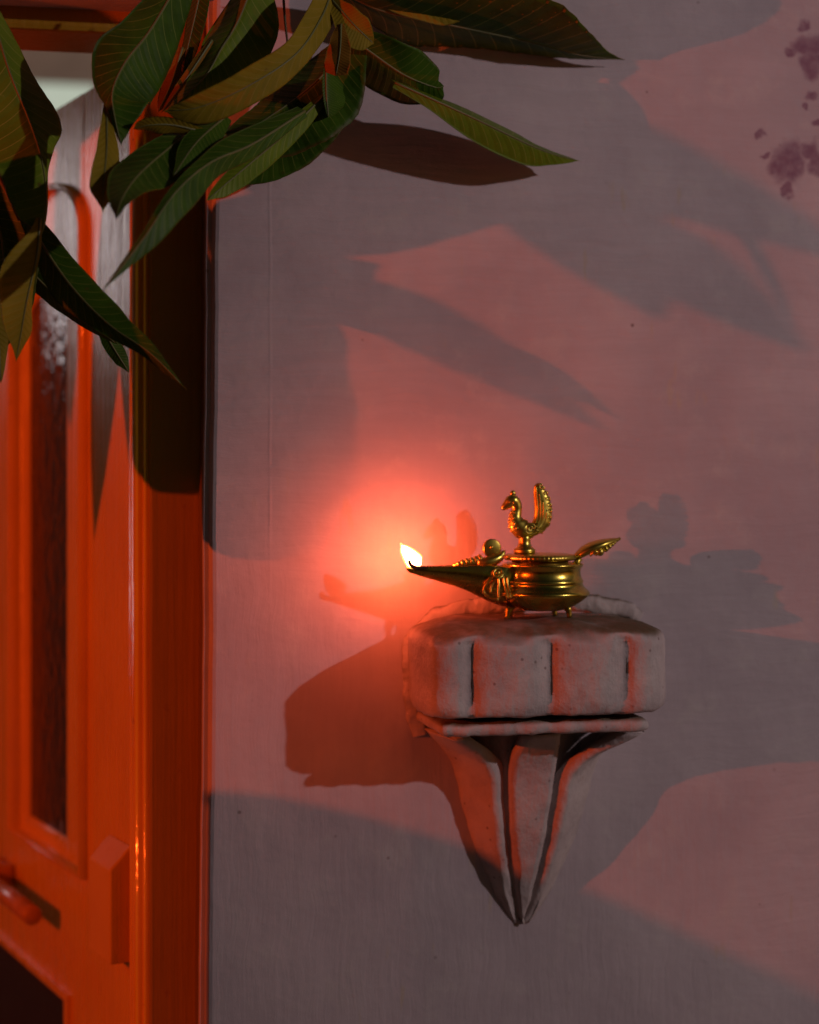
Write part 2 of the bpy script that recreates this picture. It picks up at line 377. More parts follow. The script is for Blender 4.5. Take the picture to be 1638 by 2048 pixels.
def arch_loop(off, n, K=28):
    s0, s1 = S1 + off, S2 - off * (BEVL / BEV if off > 0.0035 else 1.0); c = (s0 + s1) / 2; a = (s1 - s0) / 2; rise = 0.045 - off * 0.35
    zs = ZGT - 0.045 - (off * 0.75 if off > 0.0035 else 0); b = ZGB + off * 0.18
    pts = [Vector((s0, n, b)), Vector((s0, n, zs))]
    pts += [Vector((c - a * math.cos(math.pi * k / K), n, zs + rise * math.sin(math.pi * k / K))) for k in range(1, K)]
    pts += [Vector((s1, n, zs)), Vector((s1, n, b))]
    return pts
def top_rail():
    bm = bmesh.new(); lp = arch_loop(0.0005, 0)[1:-1]
    zs = ZGT - 0.045
    f = [Vector((S1 + .0005, 0, ZTOP)), Vector((S2 - .0005, 0, ZTOP))] + list(reversed(lp))
    vs = [bm.verts.new((p.x, -0.0003, p.z)) for p in f]; fa = bm.faces.new(vs)
    ex = bmesh.ops.extrude_face_region(bm, geom=[fa])
    bmesh.ops.translate(bm, verts=[v for v in ex['geom'] if isinstance(v, bmesh.types.BMVert)], vec=(0, -TK, 0))
    bmesh.ops.triangulate(bm, faces=[x for x in bm.faces if len(x.verts) > 4])
    return link('top_rail', bm, M_PAINT, door)
top_rail()
def arch_strip(name, prof):          # prof: (inset, depth) pairs swept round the opening
    bm = bmesh.new(); loops = [arch_loop(o_, n_) for o_, n_ in prof]
    ring_loft(bm, loops, closed=True, cap=False)
    return link(name, bm, M_GLOSS if name == 'moulding' else M_PAINT, door, True)
arch_strip('moulding', [(-0.012, 0.0002), (-0.011, 0.004), (-0.008, 0.0056), (-0.0055, 0.0042), (-0.004, 0.0014), (-0.002, 0.0036), (0.0, 0.0046), (0.002, 0.003), (0.003, -0.002), (0.0035, -0.006)])
arch_strip('bevel', [(0.0034, -0.0040), (BEV * 0.3, -0.0048), (BEV * 0.85, -0.0070), (BEV, GN), (BEV + 0.0008, GN - 0.004)])
gb = bmesh.new(); gl = arch_loop(BEV - 0.002, GN - 0.002); gvs = [gb.verts.new(p) for p in gl]; gf = gb.faces.new(gvs)
ex = bmesh.ops.extrude_face_region(gb, geom=[gf]); bmesh.ops.translate(gb, verts=[v for v in ex['geom'] if isinstance(v, bmesh.types.BMVert)], vec=(0, -0.005, 0))
bmesh.ops.triangulate(gb, faces=[x for x in gb.faces if len(x.verts) > 4])
link('glass_pane', gb, M_GLASS, door)
# lower panel
dbox('bottom_stile', S1 - 0.0004, SL, -TK, -0.0006, 0.05, ZLT, 0.001)
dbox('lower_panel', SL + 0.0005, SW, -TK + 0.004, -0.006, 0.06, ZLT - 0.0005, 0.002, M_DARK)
dbox('lower_moulding', SL - 0.006, SL + 0.003, -0.002, 0.0035, 0.2, ZLT + 0.003, 0.0016)
dbox('lower_moulding', SL + 0.0032, SW, -0.002, 0.0035, ZLT - 0.004, ZLT + 0.003, 0.0016)
M_BLOCK = paint_mat('matt_orange_paint', 0.85, 0.4)
# stop block on the hinge stile, its upper end cut slanting
def stop_block():
    s0, z0 = dpix(264, 1925); _, z1 = dpix(262, 1735); _, z2 = dpix(250, 1682)
    s1 = s0 + 0.052; n = 0.0175
    bm = bmesh.new()
    P = [(s0, 0.0006, z0), (s1, 0.0006, z0), (s1, n, z0), (s0, n, z0), (s0, 0.0006, z2), (s1, 0.0006, z2), (s1, n, z1), (s0, n, z1)]
    vs = [bm.verts.new(p) for p in P]
    for f in ((0, 1, 2, 3), (4, 5, 6, 7), (0, 1, 5, 4), (1, 2, 6, 5), (2, 3, 7, 6), (3, 0, 4, 7)): bm.faces.new([vs[i] for i in f])
    bmesh.ops.recalc_face_normals(bm, faces=bm.faces)
    bmesh.ops.bevel(bm, geom=list(bm.edges), offset=0.0022, segments=3, profile=0.6, affect='EDGES')
    return link('stop_block', bm, M_BLOCK, door)
stop_block()
def bolt():
    n = 0.026; s0, z0 = dpix(66, 1832, n); s1 = s0 + 0.20
    bm = bmesh.new(); tube(bm, [(s0, n, z0), (s0 + 0.0012, n, z0), (s1, n, z0)], [0.0070, 0.0082, 0.0082], 20)
    b = link('bolt', bm, M_METAL, door, True)
    for s in (s0 + 0.15, s0 + 0.18):
        bm = box_bm(s, s + 0.012, 0.0005, n + 0.0105, z0 - 0.012, z0 + 0.012, 0.004); link('bolt_staple', bm, M_METAL, b)
bolt()

# ------------------------------------------------------------------ room behind, with a lit ventilator
RY = 2.6
tag(link('room_wall', box_bm(-2.4, 1.4, RY, RY + 0.1, 0.02, 3.2), M_ROOM), kind='structure')
tag(link('room_ceiling', box_bm(-2.4, 1.4, DEPTH + 0.002, RY - 0.002, 3.0, 3.1), M_ROOM), kind='structure')
tag(link('room_side_wall', box_bm(-2.5, -2.402, DEPTH + 0.002, RY - 0.002, 0.02, 2.998), M_ROOM), kind='structure')
tag(link('room_partition', box_bm(0.30, 0.38, DEPTH + 0.002, RY - 0.002, 0.02, 2.998), M_ROOM), kind='structure')
tv = NT('ventilator_glass'); tv.out((0.1, 0.1, 0.1), 0.3, Emission_Color=(0.74, 0.84, 0.68), Emission_Strength=0.55)
pa = at(20, 168, RY); pb = at(190, 330, RY)
vent = empty('ventilator', ((pa.x + pb.x) / 2, RY, pb.z), 0, 'lit frosted ventilator window glimpsed over the open door', 'window')
vx, vz = vent.location.x, vent.location.z
link('pane', box_bm(pa.x - vx, pb.x - vx, -0.02, -0.003, 0.0, pa.z - vz, 0.0), tv.m, vent)
for x0, x1, z0, z1 in ((pa.x - .04, pa.x, pb.z, pa.z), (pb.x, pb.x + .04, pb.z, pa.z), (pa.x - .04, pb.x + .04, pa.z, pa.z + .012), (pa.x - .04, pb.x + .04, pb.z - .04, pb.z)):
    link('frame', box_bm(x0 - vx, x1 - vx, -0.03, -0.0005, z0 - vz, z1 - vz, 0.003), M_ROOM, vent)

tl = empty('room_window', (-1.62, RY, 1.82), 0, 'tall lit window inside the room, reflected in the gloss of the door', 'window')
tm = NT('window_glow'); tm.out((0.1, 0.1, 0.1), 0.3, Emission_Color=(1.0, 0.88, 0.88), Emission_Strength=3.0)
link('pane', box_bm(-0.38, 0.30, -0.02, -0.004, 0.0, 0.42), tm.m, tl)
for x0, x1, z0, z1 in ((-.42, -.38, -.04, .46), (.30, .34, -.04, .46), (-.38, .30, .42, .46), (-.38, .30, -.04, 0.0)):
    link('frame', box_bm(x0, x1, -0.03, -0.0005, z0, z1, 0.003), M_ROOM, tl)
lamp('room_bulb', (-0.15, 1.9, 2.75), 3.5, (1.0, 0.88, 0.74), 0.04)

# unseen block, added to cut the red light off the foot of the wall
def toward_b(u, v, tau):
    p = at(u, v, 0); return p + (BPOS - p) * tau
e1 = toward_b(432, 1578, 0.45); e2 = toward_b(1638, 1992, 0.60)
print('blocker', e1, e2)
blocker = empty('red_light_blocker', (e1.x, e1.y, 0.0), 0, 'added block out of view, keeping red light off the foot of the wall', 'light blocker')
dv = (e2 - e1); sl = dv.z / dv.y; sx = dv.x / dv.y; ztop_p = e1.z
bm = bmesh.new()
def pv(x, y, z): return bm.verts.new((x + sx * y, y, z))
NP = 14; rings = []
for k in range(NP + 1):
    y = 0.004 - 0.34 * (k / NP) ** 1.5
    rr = 0.004 * max(0.0, 1 - (0.004 - y) / 0.02) ** 2
    ff = y / dv.y; h = ztop_p + sl * y + 0.042 * max(-0.5, ff * (1 - ff)) - rr 
    rings.append([Vector((sx * y - 0.10, y - 0.07, 0.001)), Vector((sx * y, y, 0.001)), Vector((sx * y, y, h)), Vector((sx * y - 0.006, y, h + 0.002)), Vector((sx * y - 0.10, y - 0.07, h + 0.002))])
ring_loft(bm, rings); link('blocker_body', bm, M_FLOOR, blocker)
bm = box_bm(-0.13, 0.03, -0.36, 0.02, 0.0015, 0.12, 0.006); link('blocker_base', bm, M_FLOOR, blocker)

# ------------------------------------------------------------------ corbel bracket
PQ = 0.092
cx = at(1043, 1840, 0).x
czt = at(1100, 1268, -PQ).z
corbel = empty('corbel', (cx, 0, at(1042, 1850, 0).z), 0, 'whitewashed plaster corbel with fluted block, carrying the brass lamp', 'bracket')
KC = Vector((cx, 0, corbel.location.z))
def disp(p, amp, sc, seed=0.0):
    q = Vector(p) * sc + Vector((seed, seed * 1.7, seed * 0.6))
    return Vector((noise.noise(q), noise.noise(q + Vector((11, 3, 5))), noise.noise(q + Vector((4, 17, 9))))) * amp
fxl = at(866, 1350, -PQ).x; fxr = at(1340, 1350, -PQ).x
g = [at(945, 1350, -PQ).x, at(1106, 1350, -PQ).x, at(1256, 1350, -PQ).x]
def block_plan(k=14):
    pts = []                                  # from wall at left, round the front, to wall at right
    def lobe(a, b, bulge, n):
        a = Vector(a); b = Vector(b); d = b - a; nr = Vector((d.y, -d.x)).normalized()
        out = []
        for i in range(n):
            t = i / n; h = (1 - abs(2 * t ** 0.82 - 1) ** 2.7) * bulge
            skew = 0.0
            out.append(a + d * t + nr * h)
        return out
    fl = Vector((fxl + 0.002, -PQ + 0.004)); fr = Vector((fxr, -PQ + 0.004))
    pts += lobe((fxl + 0.006, 0.012), (fl.x - 0.002, fl.y + 0.014), 0.0045, k)
    pts += lobe((fl.x - 0.002, fl.y + 0.010), (g[0] - 0.0006, -PQ + 0.0085), 0.0095, k)
    pts += lobe((g[0] + 0.0016, -PQ + 0.0080), (g[1] - 0.0006, -PQ + 0.0085), 0.0090, k + 12)
    pts += lobe((g[1] + 0.0016, -PQ + 0.0080), (g[2] - 0.0006, -PQ + 0.0085), 0.0090, k + 12)
    pts += lobe((g[2] + 0.0016, -PQ + 0.0080), (fr.x + 0.001, fr.y + 0.012), 0.0078, k + 6)
    pts += lobe((fr.x + 0.002, fr.y + 0.014), (fxr + 0.004, 0.012), 0.006, k)
    pts.append(Vector((fxr + 0.004, 0.012)))
    return pts
def build_block():
    bm = bmesh.new(); plan = block_plan(); c = Vector(((fxl + fxr) / 2, 0.0))
    zt = at(1100, 1278, -PQ).z; zb = at(1100, 1436, -PQ).z
    TOPZ = at(1085, 1236, -0.045).z
    rings = []
    # (inset fraction towards the centre, z)
    lev = [(0.10, zb + 0.0), (0.045, zb + 0.0006), (0.015, zb + 0.003), (0.0, zb + 0.008)]
    lev += [(0.0, zb + 0.008 + (zt - zb - 0.013) * i / 12) for i in range(1, 13)]
    lev += [(0.006, zt - 0.0035), (0.016, zt - 0.0010), (0.034, zt + 0.0016), (0.060, zt + 0.0034), (0.10, zt + 0.0050), (0.16, zt + 0.0068), (0.22, zt + 0.0085)]
    zz = zt + 0.0085
    for i in range(1, 9): lev.append((0.22 + 0.78 * i / 8.01, zz + (TOPZ - zz) * min(1, i / 2.0)))
    for ins, z in lev:
        r = []
        top_ = z > (zt + zb) / 2; gf = max(0.0, min(1.0, (ins - 0.004) / 0.03)) if top_ else 0.45 * max(0.0, min(1.0, 1 - (z - zb - 0.004) / 0.012))
        for p in plan:
            if p.y < -PQ + 0.016: p = Vector((p.x, p.y + gf * ((-PQ + 0.0015 + 0.010 * max(0, abs(p.x - c.x) / (fxr - c.x) - 0.8) / 0.2) - p.y)))
            soft = min(1, ins * 4)
            q = Vector((p.x + (c.x - p.x) * ins, p.y + (0.0 - p.y) * ins * 1.0 if p.y < 0 else p.y))
            # grooves fade out on the top
            v = Vector((q.x, q.y, z)); amp = 0.0010 + 0.0014 * soft
            v += disp(v, amp, 42) + disp(v, 0.0007, 150, 3)
            if q.y > 0.0: v.y = q.y
            if ins > 0.5 and abs(v.x - 0.075) < 0.05: v.z = z + (v.z - z) * 0.35
            r.append(v - KC)
        rings.append(r)
    ring_loft(bm, rings, closed=True, cap=True)
    return link('shelf_block', bm, M_PLAS, corbel, True), TOPZ
blk, TOPZ = build_block()
def slab(name, x0, x1, p, z0, z1, seed):
    bm = bmesh.new(); n = 30
    plan = [Vector((x0 - 0.002, 0.01))] + [Vector((x0 + (x1 - x0) * i / n, -p + 0.0012 * math.sin(i * 1.3))) for i in range(n + 1)] + [Vector((x1 + 0.002, 0.01))]
    # extra points up the sides
    plan = [plan[0]] + [plan[0].lerp(plan[1], k / 6) for k in range(1, 6)] + plan[1:-1] + [plan[-2].lerp(plan[-1], k / 6) for k in range(1, 6)] + [plan[-1]]
    c = Vector(((x0 + x1) / 2, 0)); rings = []
    H = z1 - z0
    for ins, t in ((0.12, 0.0), (0.05, 0.03), (0.012, 0.2), (0.0, 0.5), (0.012, 0.8), (0.05, 0.97), (0.14, 1.0)):
        r = []
        for q in plan:
            v = Vector((q.x + (c.x - q.x) * ins, q.y * (1 - ins) if q.y < 0 else q.y, z0 + H * t))
            d = disp(v, 0.0009, 75, seed) + disp(v, 0.0010, 220, seed)
            if q.y > 0: d.y = 0
            r.append(v + d - KC)
        rings.append(r)
    ring_loft(bm, rings); return link(name, bm, M_PLAS, corbel, True)
lz1 = at(1090, 1441, -0.08).z; lz0 = at(1090, 1471, -0.08).z
slab('ledge', at(884, 1455, -0.08).x, at(1300, 1450, -0.08).x, 0.080, lz0, lz1, 5.0)
# petals: three tapering faces of a half hexagon, parted by deep grooves
pzt = at(1060, 1474, -0.06).z; pzb = at(1042, 1846, 0).z
HT = pzt - pzb
SC = [(0.0, 1.0), (0.14, 0.945), (0.30, 0.87), (0.48, 0.74), (0.66, 0.56), (0.80, 0.38), (0.92, 0.20), (1.0, 0.10)]
SCX = [(0.0, 1.0), (0.12, 0.97), (0.25, 0.915), (0.38, 0.84), (0.50, 0.75), (0.62, 0.64), (0.74, 0.505), (0.85, 0.36), (0.93, 0.23), (1.0, 0.09)]
FLARE = [(0.0, 1.0), (0.05, 0.72), (0.10, 0.40), (0.16, 0.16), (0.22, 0.04), (0.28, 0.0), (1.0, 0.0)]
HEX = [Vector((-0.057, 0.0)), Vector((-0.0290, -0.036)), Vector((0.0250, -0.036)), Vector((0.060, 0.0))]
def petal(i, flare_out, gap, seed):
    a, b = HEX[i], HEX[i + 1]; d = (b - a).normalized(); nr = Vector((d.y, -d.x))
    bm = bmesh.new(); rings = []; N = 46
    d0, nr0 = d, nr
    for k in range(N + 1):
        t = k / N; s = lerp_tab(SC, t); f = lerp_tab(FLARE, t); d, nr = d0, nr0
        xs = lerp_tab(SCX, t); A = Vector((a.x * xs, a.y * s)); B = Vector((b.x * xs, b.y * s)); ln = (B - A).length
        gp = gap * (0.25 + 0.75 * xs)
        ga = gp if i > 0 else -0.002; gb = gp if i < 2 else -0.002
        off = flare_out * f * 0.010 if i == 1 else 0.0
        th = 0.016 * (0.35 + 0.65 * s)
        z = pzt - HT * t
        pa_ = A + d * ga; pb_ = B - d * gb
        if i == 0: pb_ = pb_ + Vector((-0.038, -0.022)) * f; pa_ = pa_ + Vector((-0.020, 0)) * f
        if i == 2: pa_ = pa_ + Vector((0.046, -0.022)) * f; pb_ = pb_ + Vector((0.022, 0)) * f
        if i == 2: pa_ = pa_ + Vector((0, -0.007 * s))
        if i != 1: d = (pb_ - pa_).normalized(); nr = Vector((d.y, -d.x))
        if i == 1: pa_ = pa_ + d * (f * 0.006 - 0.0); pb_ = pb_ - d * (f * 0.002)
        bev = 0.0034 * (0.4 + 0.6 * s)
        m = 8; prof = [pa_ - nr * th, pa_ - nr * bev * 1.6 - d * 0.0006, pa_ - nr * bev * 0.6, pa_ + d * bev]
        prof += [pa_.lerp(pb_, j / m) + nr * 0.0005 * math.sin(math.pi * j / m) for j in range(1, m)]
        prof += [pb_ - d * bev, pb_ - nr * bev * 0.6, pb_ - nr * bev * 1.6 + d * 0.0006, pb_ - nr * th]
        r = []
        for q in prof:
            q = q + nr * off
            v = Vector((q.x + cx + 0.002 * (1 - t), min(q.y, 0.004), z))
            v += disp(v, 0.0009, 70, seed) + disp(v, 0.0004, 230, seed)
            r.append(v - KC)
        rings.append(r)
    ring_loft(bm, rings); return link('petal', bm, M_PLAS, corbel, True)
petal(0, 1.0, 0.0050, 1.0); petal(1, 1.7, 0.0090, 2.0); petal(2, 1.0, 0.0058, 3.0)
def core():
    bm = bmesh.new(); rings = []
    for k in range(25):
        t = k / 24; s = lerp_tab(SC, t) * 0.78; xs = lerp_tab(SCX, t) * 0.80; z = pzt + 0.001 - (HT - 0.002) * t
        r = []
        for q in (HEX[0], HEX[0] * .5 + HEX[1] * .5, HEX[1], (HEX[1] + HEX[2]) * .5, HEX[2], (HEX[2] + HEX[3]) * .5, HEX[3], None):
            q = Vector((0.0, 0.006)) if q is None else Vector((q.x * xs, q.y * s))
            v = Vector((q.x + cx + 0.002 * (1 - t), q.y + 0.002, z)); r.append(v + disp(v, 0.001, 60) - KC)
        rings.append(r)
    ring_loft(bm, rings); return link('core', bm, M_PLAS, corbel, True)
core()
# crumbly mortar where the block meets the wall
def mortar():
    bm = bmesh.new(); pts = []
    for u, v in ((832, 1470), (822, 1420), (815, 1380), (812, 1330), (815, 1285), (830, 1255), (870, 1232), (930, 1215), (1000, 1206), (1080, 1202), (1160, 1206), (1230, 1215), (1275, 1235)):
        pts.append(at(u + 6, v, -0.001))
    M = 420; sp = spline(pts, M); rings = []
    for i, p in enumerate(sp):
        T = (sp[min(i + 2, M)] - sp[max(i - 2, 0)]).normalized(); Nn = Vector((0, -1, 0)); B = T.cross(Nn)
        if i < 1 or i == M: rr = 0.002
        else: rr = 0.0050 + 0.0034 * noise.noise(p * 38)
        ring = []
        for k in range(18):
            a = 2 * math.pi * k / 18; q = p + Nn * math.cos(a) * rr * 0.55 + B * math.sin(a) * rr * 1.2
            q += disp(q, 0.0022, 80, 4) + disp(q, 0.0006, 240, 4); ring.append(q - KC)
        rings.append(ring)
    ring_loft(bm, rings); return link('mortar', bm, M_PLAS, corbel, True)
mortar()

# ------------------------------------------------------------------ brass oil lamp
QL = 0.046
P0 = at(1085, 1236, -QL); P0.z = TOPZ + 0.0006
lampo = empty('oil_lamp', P0, 0, 'small brass oil lamp with peacock and burning wick on the plaster corbel', 'oil lamp')
K = mpp(-QL) * 1.0
KX = (at(1086, 1236, -QL) - at(1085, 1236, -QL)).length
def lp(u, v, y=0.0):     # photo pixel in the lamp's own upright mid plane, y in pixels away from the camera
    return Vector(((u - 1085) * KX, y * K, (1236 - v) * K))
def build_pot():
    bm = bmesh.new()
    prof = [(6, 1224), (40, 1221), (62, 1213), (80, 1202), (91, 1193), (95, 1188), (94.5, 1184.5), (90, 1180), (83, 1173), (80.5, 1167), (82, 1164.5), (82.5, 1162), (80.5, 1159.5), (78, 1154), (76.5, 1147), (76.5, 1141), (78, 1136), (81, 1132.5), (82, 1129.5), (81, 1127.5), (77, 1127), (70, 1129), (66, 1137), (50, 1150)]
    lathe(bm, [(r * K, (1236 - v) * K) for r, v in prof], 72)
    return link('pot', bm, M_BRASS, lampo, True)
pot = build_pot()
for u, y in ((1012, -16), (1133, -16), (1030, 34), (1118, 34)):
    bm = bmesh.new(); q = lp(u, 0, y)
    s = 1 if u > 1085 else -1
    tube(bm, [Vector((q.x - s * 5 * K, q.y, 22 * K)), Vector((q.x, q.y, 14 * K)), Vector((q.x + s * 1 * K, q.y, 5 * K)), Vector((q.x + s * 2 * K, q.y, 0))], [9 * K, 6.5 * K, 5 * K, 5.6 * K], 12)
    link('foot', bm, M_BRASS2, lampo, True)
def build_lid():
    bm = bmesh.new(); n = 150; c = lp(1080, 0, 0)
    prof = [(2, 1121), (60, 1121), (67, 1120.5), (70, 1119), (71, 1116), (70, 1112), (67, 1109.5), (60, 1108.5), (2, 1107.5)]
    rings = []
    for r, v in prof:
        ring = []
        for k in range(n):
            a = 2 * math.pi * k / n; rr = r + (1.6 if (k % 3 == 0 and 66 < r) else 0)
            ring.append(Vector((c.x + rr * K * math.cos(a), rr * K * math.sin(a), (1236 - v) * K)))
        rings.append(ring)
    ring_loft(bm, rings)
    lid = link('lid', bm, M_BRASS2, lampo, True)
    bm = bmesh.new(); lathe(bm, [(r * K, (1236 - v) * K) for r, v in ((60, 1140), (58, 1134), (57, 1121.2))], 48, (c.x, 0, 0)); link('lid_collar', bm, M_BRASS2, lid, True)
build_lid()
def build_spout():
    bm = bmesh.new(); rings = []
    #    u, top v, bottom v, half width
    st = [(817, 1133.5, 1137, 1.5), (823, 1132.8, 1143, 5), (840, 1132, 1149, 9), (865, 1131.5, 1157, 13), (895, 1131, 1166, 18), (925, 1130.5, 1176, 23), (950, 1130, 1188, 27), (975, 1131, 1201, 31), (1003, 1133, 1212, 33), (1030, 1135, 1216, 33)]
    for i, (u, t, b, hw) in enumerate(st):
        r = []; m = 10; h = b - t
        for k in range(m + 1):           # keel section from far rim under to near rim
            a = math.pi * k / m; y = hw * math.cos(a); vv = t + h * (math.sin(a) ** 0.8)
            r.append(lp(u, vv, y))
        wl_ = min(2.2, hw * 0.3); dp = min(h * 0.45, 9)
        r.append(lp(u, t - 0.8, -hw + wl_ * .5))
        r.append(lp(u, t + dp * 0.25, -hw + wl_ * 1.6)); r.append(lp(u, t + dp, 0)); r.append(lp(u, t + dp * 0.25, hw - wl_ * 1.6)); r.append(lp(u, t - 0.8, hw - wl_ * .5))
        rings.append(r)
    ring_loft(bm, rings)
    return link('spout', bm, M_BRASS, lampo, True)
spout = build_spout()
def ornaments():
    bm = bmesh.new()
    # stepped back of the little creature lying over the spout
    for i, (u, v, r) in enumerate(((917, 1127, 6), (925, 1124.5, 7), (934, 1123, 8), (943, 1121.5, 8.6), (952, 1120, 9.2), (960, 1117.5, 10))):
        ball(bm, lp(u, v, 0), r * K, 0.62, 1.35, 1.0, 14)
    tube(bm, [lp(908, 1130), lp(925, 1128), (lp(945, 1125)), lp(963, 1122)], [4 * K, 7 * K, 8.5 * K, 9.5 * K], 14)
    tube(bm, spline([lp(955, 1124, -6), lp(970, 1124, -9), lp(985, 1120, -9), lp(998, 1113, -8), lp(1006, 1104, -7), lp(1009, 1101, -7)], 18),
         [8 * K + 4 * K * math.sin(math.pi * min(1, i / 12)) if i < 12 else max(1.5, 8 - (i - 11) * 1.05) * K for i in range(19)], 16)
    o = link('serpent_ornament', bm, M_BRASS2, lampo, True)
    bm = bmesh.new()
    tube(bm, [lp(984, 1096, -5.5), lp(984, 1096, -4.5), lp(984, 1096, 4.5), lp(984, 1096, 5.5)], [16 * K, 18.5 * K, 18.5 * K, 16 * K], 28)
    bmesh.ops.scale(bm, verts=bm.verts, vec=(1.0, 1, 1.0))
    link('ornament_disc', bm, M_BRASS2, o, True)
    bm = bmesh.new(); ball(bm, lp(982, 1094, -6), 3.6 * K); ball(bm, lp(990, 1108, -6), 4 * K, 1.5, 0.6, 0.8); link('ornament_eye', bm, M_BRASS2, o, True)
    bm = bmesh.new()
    ring = [lp(987 + 8.5 * math.cos(a), 1144 + 8.5 * math.sin(a), -40 - 4 * math.sin(a)) for a in [2 * math.pi * k / 20 for k in range(21)]]
    tube(bm, ring, 2.6 * K, 8); ball(bm, lp(987, 1144, -39), 5 * K, 1, .6, 1)
    for u0, u1 in ((996, 1000), (1003, 1006), (986, 984)):
        tube(bm, spline([lp(u0, 1150, -42), lp(u0 + 1, 1165, -45), lp(u1, 1180, -52), lp(u1, 1192, -58)], 10), 2.7 * K, 8)
    tube(bm, spline([lp(978, 1150, -34), lp(966, 1165, -34), lp(960, 1180, -32), lp(972, 1192, -38), lp(986, 1195, -46)], 16), 3.0 * K, 8)
    tube(bm, spline([lp(984, 1156, -36), lp(974, 1170, -38), lp(972, 1182, -40)], 10), 2.6 * K, 8)
    link('side_scroll', bm, M_BRASS2, lampo, True)
ornaments()
def handle():
    bm = bmesh.new(); rings = []
    st = [(1146, 1122, 1114, 4), (1152, 1124, 1106, 10), (1163, 1119, 1095, 18), (1178, 1112, 1086.5, 24), (1194, 1105.5, 1081.5, 26), (1210, 1098, 1079, 22), (1224, 1090.5, 1077.8, 14), (1236, 1083, 1077.5, 6), (1241, 1080, 1078, 1.5)]
    for u, lo, hi, hw in st:
        r = []
        for k in range(20):
            a = 2 * math.pi * k / 20
            y = hw * math.cos(a); s = math.sin(a)
            v = (lo + hi) / 2 - (hi * 0 + (lo - hi) / 2) * (s if s > 0 else s * 0.9 ) 
            r.append(lp(u, v, y))
        rings.append(r)
    ring_loft(bm, rings)
    h = link('handle', bm, M_BRASS2, lampo, True)
    bm = bmesh.new()
    for u, v, r, y in ((1196, 1105, 8.5, -15), (1208, 1099, 6.5, -14), (1216, 1094, 5.6, -11), (1223, 1090, 4.8, -8), (1229, 1086, 4.2, -5), (1235, 1082, 3.6, -3), (1240, 1079.5, 3.2, 0)):
        ball(bm, lp(u, v, y), r * K); ball(bm, lp(u, v, -y), r * K)
    tube(bm, spline([lp(1176, 1113, -16), lp(1184, 1104, -21), lp(1190, 1107, -20), lp(1186, 1112, -18)], 10), 2.2 * K, 8)
    link('beaded_rim', bm, M_BRASS2, h, True)
    bm = bmesh.new(); tube(bm, [lp(1150, 1132, 0), lp(1154, 1126, 0), lp(1160, 1118, 0)], [7 * K, 6 * K, 7 * K], 12); link('handle_root', bm, M_BRASS2, h, True)
handle()
